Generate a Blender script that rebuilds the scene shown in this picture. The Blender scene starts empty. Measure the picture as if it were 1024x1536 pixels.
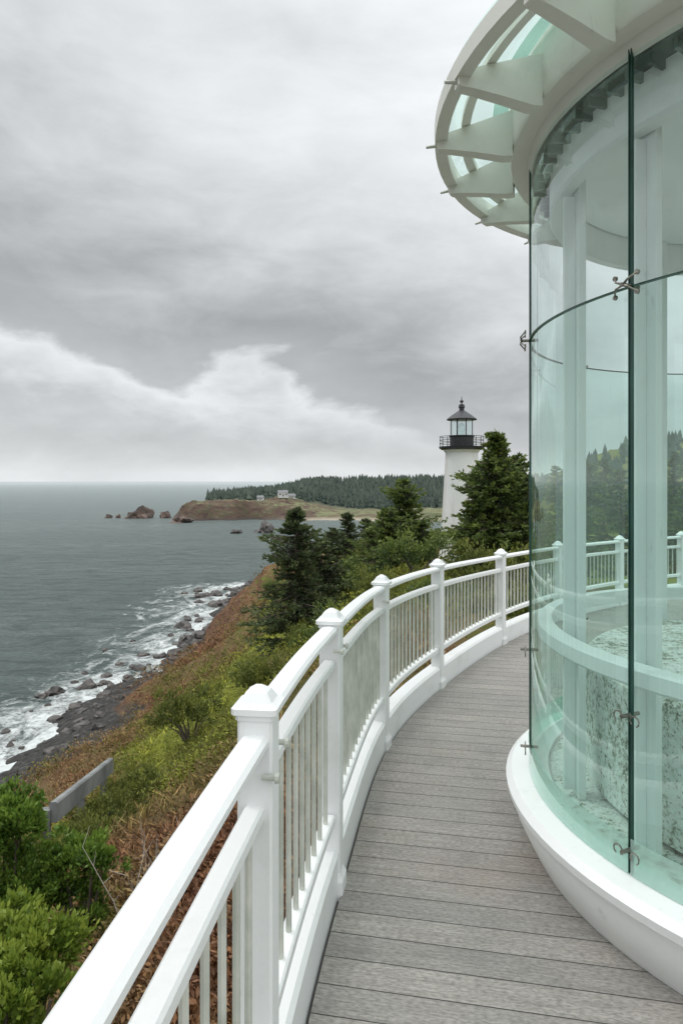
import bpy, math, random
import numpy as np
from mathutils import Vector, Matrix
random.seed(4); rng=np.random.default_rng(7)
S=bpy.context.scene; COL=S.collection
R=math.radians; PI=math.pi; F=1024.0
SEA=-30.0
def at(px,py,z): 
    Y=-z*F/(py-722.0); return ((px-512)/F*Y, Y)
# ---------------------------------------------------------------- materials
class N:
    def __init__(s,name):
        s.m=bpy.data.materials.new(name); s.m.use_nodes=True; s.t=s.m.node_tree; s.t.nodes.clear()
        s.out=s.n('ShaderNodeOutputMaterial')
    def n(s,ty,**k):
        x=s.t.nodes.new(ty)
        for a,b in k.items(): setattr(x,a,b)
        return x
    def l(s,a,b): s.t.links.new(a,b)
    def noise(s,scale,detail=5,vec=None,stretch=None,rough=.55,dist=0):
        if vec is None:
            vec=s.n('ShaderNodeNewGeometry').outputs['Position']
        if stretch:
            mp=s.n('ShaderNodeMapping'); mp.inputs['Scale'].default_value=stretch; s.l(vec,mp.inputs[0]); vec=mp.outputs[0]
        x=s.n('ShaderNodeTexNoise'); x.inputs['Scale'].default_value=scale; x.inputs['Detail'].default_value=detail
        x.inputs['Roughness'].default_value=rough; x.inputs['Distortion'].default_value=dist
        s.l(vec,x.inputs['Vector']); return x.outputs['Fac']
    def ramp(s,fac,stops,interp='LINEAR'):
        r=s.n('ShaderNodeValToRGB'); e=r.color_ramp.elements; r.color_ramp.interpolation=interp
        while len(e)<len(stops): e.new(.5)
        for i,(p,c) in enumerate(stops):
            e[i].position=p; e[i].color=(c,c,c,1) if isinstance(c,(int,float)) else (*c,1)
        s.l(fac,r.inputs[0]); return r.outputs[0]
    def mix(s,fac,a,b,mode='MIX'):
        x=s.n('ShaderNodeMix',data_type='RGBA',blend_type=mode)
        for v,i in ((fac,0),(a,6),(b,7)):
            if hasattr(v,'is_linked'): s.l(v,x.inputs[i])
            elif i==0: x.inputs[0].default_value=v
            else: x.inputs[i].default_value=(*v,1)
        return x.outputs[2]
    def math(s,op,a,b=0,c=None,clamp=False):
        x=s.n('ShaderNodeMath',operation=op,use_clamp=clamp)
        for i,v in enumerate((a,b)+((c,) if c is not None else ())):
            if hasattr(v,'is_linked'): s.l(v,x.inputs[i])
            else: x.inputs[i].default_value=v
        return x.outputs[0]
    def mr(s,v,a,b,c=0.0,d=1.0):
        x=s.n('ShaderNodeMapRange'); s.l(v,x.inputs[0])
        for i,q in enumerate((a,b,c,d)): x.inputs[i+1].default_value=q
        return x.outputs[0]
    def bsdf(s,col,rough=.6,metal=0,spec=.5,bump=None,bd=.02,bs=1.0):
        b=s.n('ShaderNodeBsdfPrincipled')
        if hasattr(col,'is_linked'): s.l(col,b.inputs['Base Color'])
        else: b.inputs['Base Color'].default_value=(*col,1)
        if hasattr(rough,'is_linked'): s.l(rough,b.inputs['Roughness'])
        else: b.inputs['Roughness'].default_value=rough
        b.inputs['Metallic'].default_value=metal; b.inputs['Specular IOR Level'].default_value=spec
        if bump is not None:
            u=s.n('ShaderNodeBump'); u.inputs['Distance'].default_value=bd; u.inputs['Strength'].default_value=bs
            s.l(bump,u.inputs['Height']); s.l(u.outputs[0],b.inputs['Normal'])
        return b.outputs[0]
    def done(s,sh): s.l(sh,s.out.inputs[0]); return s.m
def simple(name,c1,c2,scale=3,rough=.6,bd=.005,metal=0,spec=.5,lo=.35,hi=.65,detail=6,stretch=None):
    k=N(name); f=k.noise(scale,detail,stretch=stretch)
    return k.done(k.bsdf(k.ramp(f,[(lo,c1),(hi,c2)]),rough,metal,spec,bump=f if bd else None,bd=bd))
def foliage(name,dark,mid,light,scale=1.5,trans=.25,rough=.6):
    k=N(name); a=k.n('ShaderNodeAttribute',attribute_name='leaf_tone').outputs['Fac']
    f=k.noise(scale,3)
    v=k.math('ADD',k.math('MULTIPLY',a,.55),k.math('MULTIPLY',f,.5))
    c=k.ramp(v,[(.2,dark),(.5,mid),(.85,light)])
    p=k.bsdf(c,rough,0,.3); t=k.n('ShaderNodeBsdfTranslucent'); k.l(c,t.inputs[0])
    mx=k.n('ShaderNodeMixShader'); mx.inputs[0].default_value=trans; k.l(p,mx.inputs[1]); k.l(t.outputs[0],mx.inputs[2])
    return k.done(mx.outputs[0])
M={}
def white(name,c=(.82,.83,.82),d=(.66,.67,.63),rough=.35):
    k=N(name); f=k.noise(2.2,8,rough=.7); g=k.noise(40,4); h=k.noise(14,7,rough=.75,stretch=(1,1,.4))
    col=k.ramp(f,[(.22,d),(.46,c),(1,c)]); col=k.mix(k.ramp(h,[(.27,.5),(.38,0.0)]),col,(.5,.5,.46))
    return k.done(k.bsdf(col,rough,0,.5,bump=g,bd=.001))
M['white']=white('white_paint'); M['cream']=white('cream_paint',(.78,.78,.72),(.58,.59,.51),.5)
M['greenwhite']=white('pale_paint',(.84,.87,.86),(.76,.8,.78),.5)
M['steel']=simple('baluster_metal',(.44,.46,.40),(.62,.63,.56),9,.4,.001,.05)
M['metal']=simple('fitting_metal',(.16,.15,.13),(.36,.34,.30),30,.35,.001,.8)
M['black']=simple('black_metal',(.012,.013,.016),(.03,.032,.036),4,.45,.002)
M['edge']=simple('glass_edge',(.010,.045,.034),(.025,.085,.065),4,.25,0)
def glass(name,tint,milk,milkcol,base=.07,gain=.85):
    k=N(name); lw=k.n('ShaderNodeLayerWeight'); lw.inputs[0].default_value=.5
    fac=k.math('ADD',k.math('MULTIPLY',k.math('POWER',lw.outputs['Facing'],3.2),gain),base,clamp=True)
    tr=k.n('ShaderNodeBsdfTransparent'); tr.inputs[0].default_value=(*tint,1)
    gl=k.n('ShaderNodeBsdfGlossy'); gl.inputs['Roughness'].default_value=.01; gl.inputs[0].default_value=(.93,1,.97,1)
    df=k.n('ShaderNodeBsdfDiffuse'); df.inputs[0].default_value=(*milkcol,1)
    f=k.noise(2.0,6); mf=k.math('MULTIPLY',k.ramp(f,[(.3,.5),(.7,1.3)]),milk)
    m1=k.n('ShaderNodeMixShader'); k.l(mf,m1.inputs[0]); k.l(tr.outputs[0],m1.inputs[1]); k.l(df.outputs[0],m1.inputs[2])
    m2=k.n('ShaderNodeMixShader'); k.l(fac,m2.inputs[0]); k.l(m1.outputs[0],m2.inputs[1]); k.l(gl.outputs[0],m2.inputs[2])
    return k.done(m2.outputs[0])
M['glass']=glass('tinted_glass',(.80,.93,.89),.03,(.7,.85,.8),.085,.65)
M['glass_up']=glass('clear_glass',(.92,.97,.96),.03,(.8,.86,.85),.085,.65)
M['canopy']=glass('canopy_glass',(.80,.95,.90),.06,(.75,.86,.82),.04,.35)
M['strip']=glass('mint_strip',(.62,.86,.78),.45,(.60,.82,.74),.06)
M['lantern']=glass('lantern_glass',(.9,.95,.95),.03,(.5,.55,.55))
# deck
k=N('deck_boards'); g=k.n('ShaderNodeNewGeometry').outputs['Position']
mp=k.n('ShaderNodeMapping'); mp.inputs['Rotation'].default_value=(0,0,R(11)); k.l(g,mp.inputs[0])
bt=k.n('ShaderNodeTexBrick'); bt.offset=.37; bt.inputs['Scale'].default_value=1; bt.inputs['Brick Width'].default_value=300; bt.inputs['Row Height'].default_value=.125
bt.inputs['Mortar Size'].default_value=.0021; bt.inputs['Mortar Smooth'].default_value=.4; bt.inputs['Bias'].default_value=0
bt.inputs['Color1'].default_value=(.0,.0,.0,1); bt.inputs['Color2'].default_value=(1,1,1,1); bt.inputs['Mortar'].default_value=(.5,.5,.5,1)
sh=k.n('ShaderNodeVectorMath',operation='ADD'); sh.inputs[1].default_value=(140.3,0,0); k.l(mp.outputs[0],sh.inputs[0]); k.l(sh.outputs[0],bt.inputs[0])
gr=k.noise(10,8,vec=mp.outputs[0],stretch=(.35,7,1),rough=.7); fine=k.noise(140,3,vec=mp.outputs[0],stretch=(.35,1,1)); big=k.noise(1.0,5); blot=k.noise(5,6,rough=.7)
s2=k.n('ShaderNodeSeparateXYZ'); k.l(mp.outputs[0],s2.inputs[0]); row=k.math('FLOOR',k.math('DIVIDE',s2.outputs[1],.125)); wn=k.n('ShaderNodeTexWhiteNoise',noise_dimensions='1D'); k.l(row,wn.inputs['W'])
base=k.ramp(gr,[(.25,(.225,.215,.195)),(.5,(.345,.33,.305)),(.78,(.47,.455,.425))])
base=k.mix(1,base,k.ramp(wn.outputs[0],[(0,(.89,.885,.88)),(.6,(1,.99,.975)),(1,(1.06,1.045,1.02))]),'MULTIPLY')
base=k.mix(k.ramp(big,[(.50,0.0),(.68,.42)]),base,(.34,.26,.20))
base=k.mix(k.ramp(blot,[(.3,.45),(.5,0.0)]),base,(.18,.172,.16))
base=k.mix(k.ramp(fine,[(.35,.55),(.6,0.0)]),base,(.11,.105,.095))
base=k.mix(bt.outputs['Fac'],base,(.04,.036,.032))
h=k.math('SUBTRACT',k.math('MULTIPLY',k.math('ADD',gr,fine),.16),k.math('MULTIPLY',bt.outputs['Fac'],1.0))
M['deck']=k.done(k.bsdf(base,.62,0,.3,bump=h,bd=.005))
M['wood']=simple('weathered_timber',(.12,.10,.08),(.24,.21,.17),3,.75,.01,stretch=(6,6,1))
M['greywood']=simple('grey_slab',(.12,.128,.125),(.24,.25,.245),1.6,.85,.01)
M['twig']=simple('bare_twig',(.35,.31,.26),(.55,.5,.44),9,.8,.002)
M['bark']=simple('bark',(.07,.055,.045),(.16,.13,.10),4,.9,.03)
M['concrete']=simple('concrete',(.3,.3,.28),(.42,.42,.4),3,.85,.01)
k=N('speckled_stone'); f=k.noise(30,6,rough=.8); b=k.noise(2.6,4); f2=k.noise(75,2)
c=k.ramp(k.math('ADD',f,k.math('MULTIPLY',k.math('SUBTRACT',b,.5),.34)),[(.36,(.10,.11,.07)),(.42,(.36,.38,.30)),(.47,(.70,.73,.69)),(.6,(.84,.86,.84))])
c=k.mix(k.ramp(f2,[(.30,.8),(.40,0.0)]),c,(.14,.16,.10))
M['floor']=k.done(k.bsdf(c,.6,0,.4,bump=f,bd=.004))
M['rock_dark']=simple('wet_rock',(.022,.021,.020),(.10,.085,.075),.8,.5,.2)
M['rock_red']=simple('red_rock',(.05,.037,.032),(.17,.12,.095),.15,.85,1.0)
# terrain
def groundcol(k):
    pos=k.n('ShaderNodeNewGeometry').outputs['Position']
    s_=k.n('ShaderNodeSeparateXYZ'); k.l(pos,s_.inputs[0])
    a=k.noise(.17,6,vec=pos,rough=.65,dist=.6); b=k.noise(1.6,6,vec=pos,rough=.7); c=k.noise(.05,4,vec=pos)
    v=k.math('ADD',k.math('MULTIPLY',a,.66),k.math('ADD',k.math('MULTIPLY',b,.24),k.math('MULTIPLY',c,.10)))
    t_=k.math('ADD',s_.outputs[0],k.math('MULTIPLY',k.math('SUBTRACT',a,.5),12))
    up=k.math('MULTIPLY',k.mr(s_.outputs[1],11,30),k.mr(t_,-18,-9))
    v=k.math('ADD',v,k.math('MULTIPLY',up,.13))
    v=k.math('SUBTRACT',v,k.math('MULTIPLY',k.mr(s_.outputs[1],75,110),.05))
    col=k.ramp(v,[(.34,(.095,.042,.026)),(.44,(.19,.10,.055)),(.505,(.21,.145,.07)),(.55,(.14,.12,.040)),(.60,(.125,.14,.027)),(.67,(.25,.265,.045)),(.74,(.15,.185,.035)),(.80,(.075,.10,.024))])
    return pos,b,col
k=N('heath_ground'); pos,b,col=groundcol(k)
sz=k.n('ShaderNodeSeparateXYZ'); k.l(pos,sz.inputs[0])
jit=k.math('MULTIPLY',k.math('SUBTRACT',k.noise(.25,6,vec=pos),.5),5)
bf=k.mr(k.math('ADD',sz.outputs[2],jit),-28.1,-27.3)
peb=k.noise(1.4,8,vec=pos,rough=.8)
beach=k.ramp(peb,[(.35,(.022,.022,.022)),(.55,(.075,.072,.068)),(.72,(.20,.19,.17))])
cl=k.mr(sz.outputs[1],85,120)
ge=k.n('ShaderNodeNewGeometry'); sn=k.n('ShaderNodeSeparateXYZ'); k.l(ge.outputs['Normal'],sn.inputs[0])
st=k.ramp(k.math('ADD',sn.outputs[2],k.math('MULTIPLY',k.math('SUBTRACT',b,.5),.4)),[(.66,1.0),(.84,0.0)])
rk=k.ramp(k.noise(.4,9,vec=pos,stretch=(1,1,2.5),rough=.7),[(.35,(.05,.028,.02)),(.5,(.17,.088,.055)),(.6,(.12,.08,.04)),(.75,(.28,.18,.12))])
col=k.mix(k.math('MULTIPLY',st,cl),col,rk)
col=k.mix(bf,beach,col)
M['ground']=k.done(k.bsdf(col,.9,0,.2,bump=k.math('ADD',b,peb),bd=.35))
k=N('heath_scrub'); pos,b,col=groundcol(k); a=k.n('ShaderNodeAttribute',attribute_name='leaf_tone').outputs['Fac']
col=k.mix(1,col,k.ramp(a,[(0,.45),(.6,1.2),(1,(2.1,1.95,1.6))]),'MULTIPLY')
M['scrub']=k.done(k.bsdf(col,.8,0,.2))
M['spruce']=foliage('spruce_needles',(.016,.026,.012),(.058,.082,.034),(.14,.17,.065))
M['pine']=foliage('pine_needles',(.022,.040,.012),(.080,.122,.036),(.21,.26,.06))
M['brushy']=foliage('shrub_leaves',(.035,.05,.014),(.10,.125,.028),(.21,.225,.05))
M['bright']=foliage('bright_leaves',(.028,.065,.012),(.09,.165,.026),(.20,.30,.05),4,.3,.4)
M['yellowgreen']=foliage('yellow_green_leaves',(.035,.07,.010),(.13,.20,.026),(.30,.37,.06),5,.3,.4)
M['forest']=foliage('far_forest',(.048,.070,.058),(.072,.098,.078),(.115,.14,.105),.02,0)  # greyed, lightened greens carry painted distance haze
k=N('headland_ground'); pos=k.n('ShaderNodeNewGeometry').outputs['Position']
sz=k.n('ShaderNodeSeparateXYZ'); k.l(pos,sz.inputs[0]); ge=k.n('ShaderNodeNewGeometry'); sn=k.n('ShaderNodeSeparateXYZ'); k.l(ge.outputs['Normal'],sn.inputs[0])
n1=k.noise(.035,6,vec=pos); n2=k.noise(.12,7,vec=pos,stretch=(1,1,2),rough=.65)
top=k.ramp(n1,[(.35,(.10,.115,.06)),(.48,(.19,.20,.105)),(.58,(.14,.115,.07))])  # muted tones, with distance haze mixed into the colour
top=k.mix(k.mr(sz.outputs[1],600,660),top,(.07,.09,.065))
cf=k.ramp(n2,[(.35,(.07,.052,.045)),(.48,(.15,.10,.075)),(.56,(.10,.10,.06)),(.66,(.22,.15,.11)),(.75,(.10,.09,.06))])
c=k.mix(k.ramp(k.math('ADD',sn.outputs[2],k.math('MULTIPLY',k.math('SUBTRACT',n2,.5),.6)),[(.88,1.0),(.97,0.0)]),top,cf)
sand=k.mix(k.mr(sz.outputs[0],-60,-20),(.10,.08,.07),(.38,.33,.26))
c=k.mix(k.mr(k.math('ADD',sz.outputs[2],k.math('MULTIPLY',n2,1.5)),-28.4,-26.6),sand,c)
M['headland']=k.done(k.bsdf(c,.9,0,.2,bump=n2,bd=3))
# sea
k=N('sea_water'); pos=k.n('ShaderNodeNewGeometry').outputs['Position']
w1=k.noise(.10,7,vec=pos,stretch=(1,2.1,1),rough=.72,dist=.5); w2=k.noise(.9,5,vec=pos,stretch=(1,1.8,1),rough=.65)
w3=k.noise(.012,5,vec=pos,stretch=(.5,2.4,1))
c=k.ramp(w3,[(.35,(.11,.160,.145)),(.65,(.17,.220,.20))])
c=k.mix(k.ramp(w1,[(.38,.9),(.54,0.0)]),c,(.040,.078,.070))
c=k.mix(k.ramp(w2,[(.42,.7),(.54,0.0)]),c,(.045,.082,.075))
cap=k.math('MULTIPLY',k.ramp(w2,[(.60,0.0),(.68,1.0)]),k.ramp(w1,[(.55,0.0),(.62,1.0)]))
c=k.mix(k.math('MULTIPLY',cap,.6),c,(.5,.54,.53))
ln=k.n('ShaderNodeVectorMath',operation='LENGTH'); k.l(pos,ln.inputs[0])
c=k.mix(k.math('POWER',k.mr(ln.outputs['Value'],300,9000),.5),c,(.36,.40,.41))  # aerial haze painted into the water colour, paler with distance
M['sea']=k.done(k.bsdf(c,.38,0,.35,bump=k.math('ADD',k.math('MULTIPLY',w1,1.0),k.math('MULTIPLY',w2,.3)),bd=5.0))
k=N('surf_foam'); pos=k.n('ShaderNodeNewGeometry').outputs['Position']
a=k.n('ShaderNodeAttribute',attribute_name='foam').outputs['Fac']
n1=k.noise(.11,8,vec=pos,rough=.66,dist=1.6,stretch=(1.8,1,1)); n2=k.noise(1.0,6,vec=pos,dist=1.2,rough=.7)
v=k.math('ADD',k.math('ADD',k.math('MULTIPLY',n1,1.7),k.math('MULTIPLY',n2,.9)),k.math('MULTIPLY',a,.52))
mr_=k.math('POWER',k.mr(v,1.44,1.92),1.3)
tr=k.n('ShaderNodeBsdfTransparent'); fo=k.bsdf((.68,.715,.70),.8,0,.2,bump=n2,bd=.25)
edge=k.math('MULTIPLY',mr_,k.ramp(a,[(0,0.0),(.15,1.0)]))
ms=k.n('ShaderNodeMixShader'); k.l(k.math('MULTIPLY',edge,.9),ms.inputs[0]); k.l(tr.outputs[0],ms.inputs[1]); k.l(fo,ms.inputs[2])
M['foam']=k.done(ms.outputs[0])
M['roofing']=simple('dark_roofing',(.16,.16,.17),(.24,.24,.25),1,.8,.01)
M['housewall']=simple('house_paint',(.56,.57,.56),(.68,.68,.67),1,.7,0)
M['pane']=simple('dark_pane',(.06,.065,.07),(.1,.105,.11),2,.15,0)
k=N('lighthouse_plaster'); f=k.noise(.5,7,stretch=(1,1,.25),rough=.65); g=k.noise(6,5)
M['plaster']=k.done(k.bsdf(k.ramp(f,[(.33,(.58,.57,.53)),(.55,(.79,.79,.77))]),.7,0,.3,bump=g,bd=.02))
# ---------------------------------------------------------------- mesh helpers
class MB:
    def __init__(s): s.v=[]; s.f=[]
    def add(s,vs,fs):
        o=len(s.v); s.v.extend([tuple(p) for p in vs]); s.f.extend([tuple(i+o for i in q) for q in fs]); return s
    def box(s,c,d,rz=0):
        cx,cy,cz=c; a,b,h=d[0]/2,d[1]/2,d[2]/2; ca,sa=math.cos(rz),math.sin(rz)
        vs=[(cx+x*ca-y*sa,cy+x*sa+y*ca,cz+z) for z in(-h,h) for x,y in((-a,-b),(a,-b),(a,b),(-a,b))]
        return s.add(vs,[(3,2,1,0),(4,5,6,7),(0,1,5,4),(1,2,6,5),(2,3,7,6),(3,0,4,7)])
    def tube(s,pts,r,n=6,close=False):
        pts=[Vector(p) for p in pts]; rr=r if isinstance(r,(list,tuple)) else [r]*len(pts); vs=[]
        for i,p in enumerate(pts):
            t=(pts[min(i+1,len(pts)-1)]-pts[max(i-1,0)]).normalized()
            u=t.cross(Vector((0,0,1)) if abs(t.z)<.95 else Vector((1,0,0))).normalized(); w=t.cross(u)
            for j in range(n):
                a=2*PI*j/n; vs.append(p+(u*math.cos(a)+w*math.sin(a))*rr[i])
        fs=[(i*n+j,i*n+(j+1)%n,(i+1)*n+(j+1)%n,(i+1)*n+j) for i in range(len(pts)-1) for j in range(n)]
        fs+= [tuple(range(n))[::-1],tuple((len(pts)-1)*n+j for j in range(n))]
        return s.add(vs,fs)
    def lathe(s,prof,n=48,a0=0,a1=2*PI,c=(0,0),closed=False):
        full=abs(a1-a0-2*PI)<1e-6; m=n if full else n+1; L=len(prof)
        vs=[(c[0]+r*math.cos(a0+(a1-a0)*i/n),c[1]+r*math.sin(a0+(a1-a0)*i/n),z) for i in range(m) for r,z in prof]
        fs=[]
        for i in range(n):
            i2=(i+1)%m
            for j in range(L if closed else L-1):
                j2=(j+1)%L; fs.append((i*L+j,i2*L+j,i2*L+j2,i*L+j2))
        if not full and closed: fs+=[tuple(range(L)),tuple((m-1)*L+j for j in range(L))[::-1]]
        return s.add(vs,fs)
    def sweep(s,path,prof):
        L=len(prof); vs=[]; n=len(path)
        for i,p in enumerate(path):
            a=Vector(path[max(i-1,0)]); b=Vector(path[min(i+1,n-1)]); t=(b-a); t.z=0; t.normalize(); q=Vector((t.y,-t.x,0))
            for u,w in prof: vs.append(Vector(p)+q*u+Vector((0,0,w)))
        fs=[(i*L+j,i*L+(j+1)%L,(i+1)*L+(j+1)%L,(i+1)*L+j) for i in range(n-1) for j in range(L)]
        fs+=[tuple(range(L))[::-1],tuple((n-1)*L+j for j in range(L))]
        return s.add(vs,fs)
    def build(s,name,mat,parent=None,smooth=False,loc=None):
        me=bpy.data.meshes.new(name); me.from_pydata(s.v,[],s.f); me.update()
        import bmesh
        bm=bmesh.new(); bm.from_mesh(me); bmesh.ops.recalc_face_normals(bm,faces=bm.faces); bm.to_mesh(me); bm.free()
        return link(name,me,mat,parent,smooth,loc)
def link(name,me,mat,parent=None,smooth=False,loc=None):
    me.materials.append(mat)
    if smooth:
        me.polygons.foreach_set('use_smooth',[True]*len(me.polygons))
        try: me.set_sharp_from_angle(angle=R(35))
        except Exception: pass
    o=bpy.data.objects.new(name,me); COL.objects.link(o)
    if parent: o.parent=parent
    if loc: o.location=loc
    return o
def tag(o,label=None,cat=None,group=None,kind=None):
    if label:o['label']=label
    if cat:o['category']=cat
    if group:o['group']=group
    if kind:o['kind']=kind
    return o
def empty(name,loc,label,cat,group=None,rz=0):
    o=bpy.data.objects.new(name,None); COL.objects.link(o); o.location=loc; o.rotation_euler=(0,0,rz); o.empty_display_size=.2
    return tag(o,label,cat,group)
def bevelprof(w,h,b=.008,crown=0):
    return [(-w/2+b,0),(w/2-b,0),(w/2,b),(w/2,h-b),(w/2-b,h),(0,h+crown),(-w/2+b,h),(-w/2,h-b),(-w/2,b)]
def npmesh(name,V,Fq,attr=None,aname='leaf_tone'):
    me=bpy.data.meshes.new(name); me.from_pydata(V.tolist(),[],Fq.tolist()); me.update()
    if attr is not None:
        at_=me.attributes.new(aname,'FLOAT','POINT'); at_.data.foreach_set('value',attr.astype(np.float32))
    return me
_h=rng.random((256,256))
def vn(x,y):
    xi=np.floor(x).astype(int); yi=np.floor(y).astype(int); fx=x-xi; fy=y-yi; fx=fx*fx*(3-2*fx); fy=fy*fy*(3-2*fy)
    a=_h[xi&255,yi&255]; b=_h[(xi+1)&255,yi&255]; c=_h[xi&255,(yi+1)&255]; d=_h[(xi+1)&255,(yi+1)&255]
    return (a*(1-fx)+b*fx)*(1-fy)+(c*(1-fx)+d*fx)*fy-.5
def fbm(x,y,o=4):
    r=0;a=1
    for i in range(o): r=r+a*vn(x*2**i+17*i,y*2**i+5*i); a*=.5
    return r
def sm(t): t=np.clip(t,0,1); return t*t*(3-2*t)
# ---------------------------------------------------------------- terrain
ys=[-60,30,60,73,88,103,121,141,165,183,200,207,217,232,400,560]
xsv=[-38,-38,-37.5,-36.7,-35.4,-32.4,-28.6,-27.8,-28.5,-29,-24,-5,25,70,120,150]
wv=[10,10,10,10,9,7.5,5,4.5,3.5,3.5,3,4,5,8,10,10]
xcv_y=[-60,8,20,40,60,100,150,190,207,217,232,400,560]; xcv=[0,0,1,4,7,8,6,4,25,50,110,160,190]
zcv_y=[-60,0,75,110,150,190,230,560]; zcv=[-2.9,-2.9,-9.3,-12.0,-16,-20,-21,-20]
def shore(y): return np.interp(y,ys,xsv)+1.5*np.sin(y/5.3)+.9*np.sin(y/2.1+1)
def H(x,y):
    x=np.asarray(x,float); y=np.asarray(y,float)
    xs=shore(y); xb=xs+np.interp(y,ys,wv); xc=np.interp(y,xcv_y,xcv); zc=np.interp(y,zcv_y,zcv)
    t=np.clip((xc-x)/(xc-xb),0,1); pw=np.interp(y,[0,8,25,60,90,115,160],[1.3,1.25,1.0,.95,1.1,1.8,2.6])
    z=zc-(zc+28.2)*t**pw
    zb=SEA+(x-xs)*(1.8/np.maximum(xb-xs,1)); z=np.where(x<xb,np.maximum(zb,-34),z)
    land=sm((x-xb)/6); far=sm((np.hypot(x,y)-6)/25)
    z=z+land*(fbm(x/9,y/9)*3.0*far+fbm(x/2.2,y/2.2,3)*.7*sm((np.hypot(x-1,y-3)-5)/6))
    z=z+land*fbm(x/3,y/3,4)*2.2*sm((y-95)/25)
    z=z+(1-land)*fbm(x/1.5,y/1.5,3)*.45*sm((x-xs+1)/3)
    z=z+sm((x-95)/140)*46*sm((y-60)/120)
    z=z-sm((x-3)/10)*sm((60-y)/30)*1.5
    return z
gx=np.concatenate([np.linspace(-75,-42,10)[:-1],np.linspace(-42,14,190)[:-1],np.linspace(14,60,50)[:-1],np.linspace(60,520,60)])
gy=np.concatenate([np.linspace(-40,0,20)[:-1],np.linspace(0,40,70)[:-1],np.linspace(40,235,230)[:-1],np.linspace(235,560,60)])
X,Y=np.meshgrid(gx,gy); Z=H(X,Y)
def gridfaces(nr,nc):
    i=np.arange((nr-1)*(nc-1)); r=i//(nc-1); c=i%(nc-1); a=r*nc+c
    return np.stack([a,a+1,a+nc+1,a+nc],1)
me=npmesh('ground',np.stack([X.ravel(),Y.ravel(),Z.ravel()],1),gridfaces(len(gy),len(gx)))
g=link('ground',me,M['ground'],smooth=True); tag(g,'steep coastal slope of brown and green heath above a dark pebble beach','slope',kind='structure')
rad=np.concatenate([[1],np.geomspace(30,60000,90)]); ang=np.linspace(0,2*PI,121)
A,B=np.meshgrid(ang,rad)
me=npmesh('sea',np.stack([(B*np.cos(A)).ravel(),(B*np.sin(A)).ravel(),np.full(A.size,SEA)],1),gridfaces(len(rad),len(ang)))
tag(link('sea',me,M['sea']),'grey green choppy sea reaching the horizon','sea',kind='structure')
sy=np.linspace(30,206,360); dd=np.linspace(-26,1.6,46)
D,YY=np.meshgrid(dd,sy); wd=np.interp(YY,[30,80,120,180,206],[15,15,18,26,26])
XX=shore(YY)+D
fo=np.clip(1+D/wd,0,1); ZZ=np.full(D.shape,SEA+.12)
me=npmesh('surf',np.stack([XX.ravel(),YY.ravel(),ZZ.ravel()],1),gridfaces(len(sy),len(dd)),fo.ravel(),'foam')
tag(link('surf',me,M['foam']),'white surf foam washing along the dark shore','surf',kind='stuff')
# ---------------------------------------------------------------- headland
def HL(x,y):
    yf=np.interp(x,[-140,-60,-10,20,60,100,500],[525,528,515,498,500,500,480])+6*np.sin(x/13)+4*np.sin(x/4.1)
    d=np.minimum(y-yf,(x+134+5*np.sin(y/17))*.9)
    left=sm((5-x)/60)
    z=SEA-2+ (15.0*left+ 5.0*(1-left))*sm((d+2)/(16+22*(1-left))) + sm((d-20)/60)*2.0+(fbm(x/25,y/25)*3+fbm(x/7,y/7)*3.2*left)*sm((d+1)/12)
    z=z+sm((y-610)/300)*np.interp(x,[-160,-60,0,150],[5,11,20,22])*sm((d-30)/80)
    return np.where(d<-10,-36,z)
hx=np.concatenate([np.linspace(-190,20,240)[:-1],np.linspace(20,560,140)]); hy=np.concatenate([np.linspace(470,620,130)[:-1],np.linspace(620,1500,90)])
X,Y=np.meshgrid(hx,hy)
me=npmesh('headland',np.stack([X.ravel(),Y.ravel(),HL(X,Y).ravel()],1),gridfaces(len(hy),len(hx)))
tag(link('headland',me,M['headland'],smooth=True),'distant brown cliff headland with green fields running out to sea','headland',kind='structure')
def spires(pts,hs,rs,seed):
    r=np.random.default_rng(seed); Vs=[];Fs=[];As=[];o=0
    for (x,y,z),h_,rr in zip(pts,hs,rs):
        a=r.random()
        for t in range(3):
            z0=z+h_*(.02+.28*t); z1=z+h_*(.50+.25*t) if t<2 else z+h_; q=rr*(1-.27*t); n=6; ph=r.random()*6
            for j in range(n):
                an=ph+2*PI*j/n; k_=q*(.7+.6*r.random()); Vs.append((x+k_*math.cos(an),y+k_*math.sin(an),z0-r.random()*h_*.06))
            Vs.append((x,y,z1)); As+= [a*.8]*n+[min(1,a+.25)]
            for j in range(n): Fs.append((o+j,o+(j+1)%n,o+n))
            o+=n+1
    return np.array(Vs),np.array(Fs),np.array(As)
n=11000; fy_=rng.uniform(556,960,n); fx_=rng.uniform(-1,1,n)
fx_=np.where(fx_<0,-150+150*(fx_+1),fx_*380)
keep=(fy_>np.interp(fx_,[-140,-100,-60,-30,0,40,600],[552,572,612,632,632,630,600])+40*vn(fx_/20,fy_*0))&(fx_>-.198*fy_)
fx_,fy_=fx_[keep],fy_[keep]
fz_=HL(fx_,fy_); ok=fz_>-26.5; fx_,fy_,fz_=fx_[ok],fy_[ok],fz_[ok]
hs=rng.uniform(7.5,11.5,len(fx_))*rng.choice([.75,1,1,1.2],len(fx_))*np.interp(fx_,[-140,-60,60],[.8,1.0,1.15])
V,Fc,Aa=spires(zip(fx_,fy_,fz_-.8),hs,hs*rng.uniform(.22,.36,len(hs)),3)
tag(link('forest',npmesh('forest',V,Fc,Aa),M['forest']),'distant dark conifer forest covering the headland','forest',kind='stuff')
wx=rng.uniform(90,420,1300); wy=rng.uniform(120,520,1300); wz=H(wx,wy); ok=wz>-17; wx,wy,wz=wx[ok],wy[ok],wz[ok]
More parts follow.
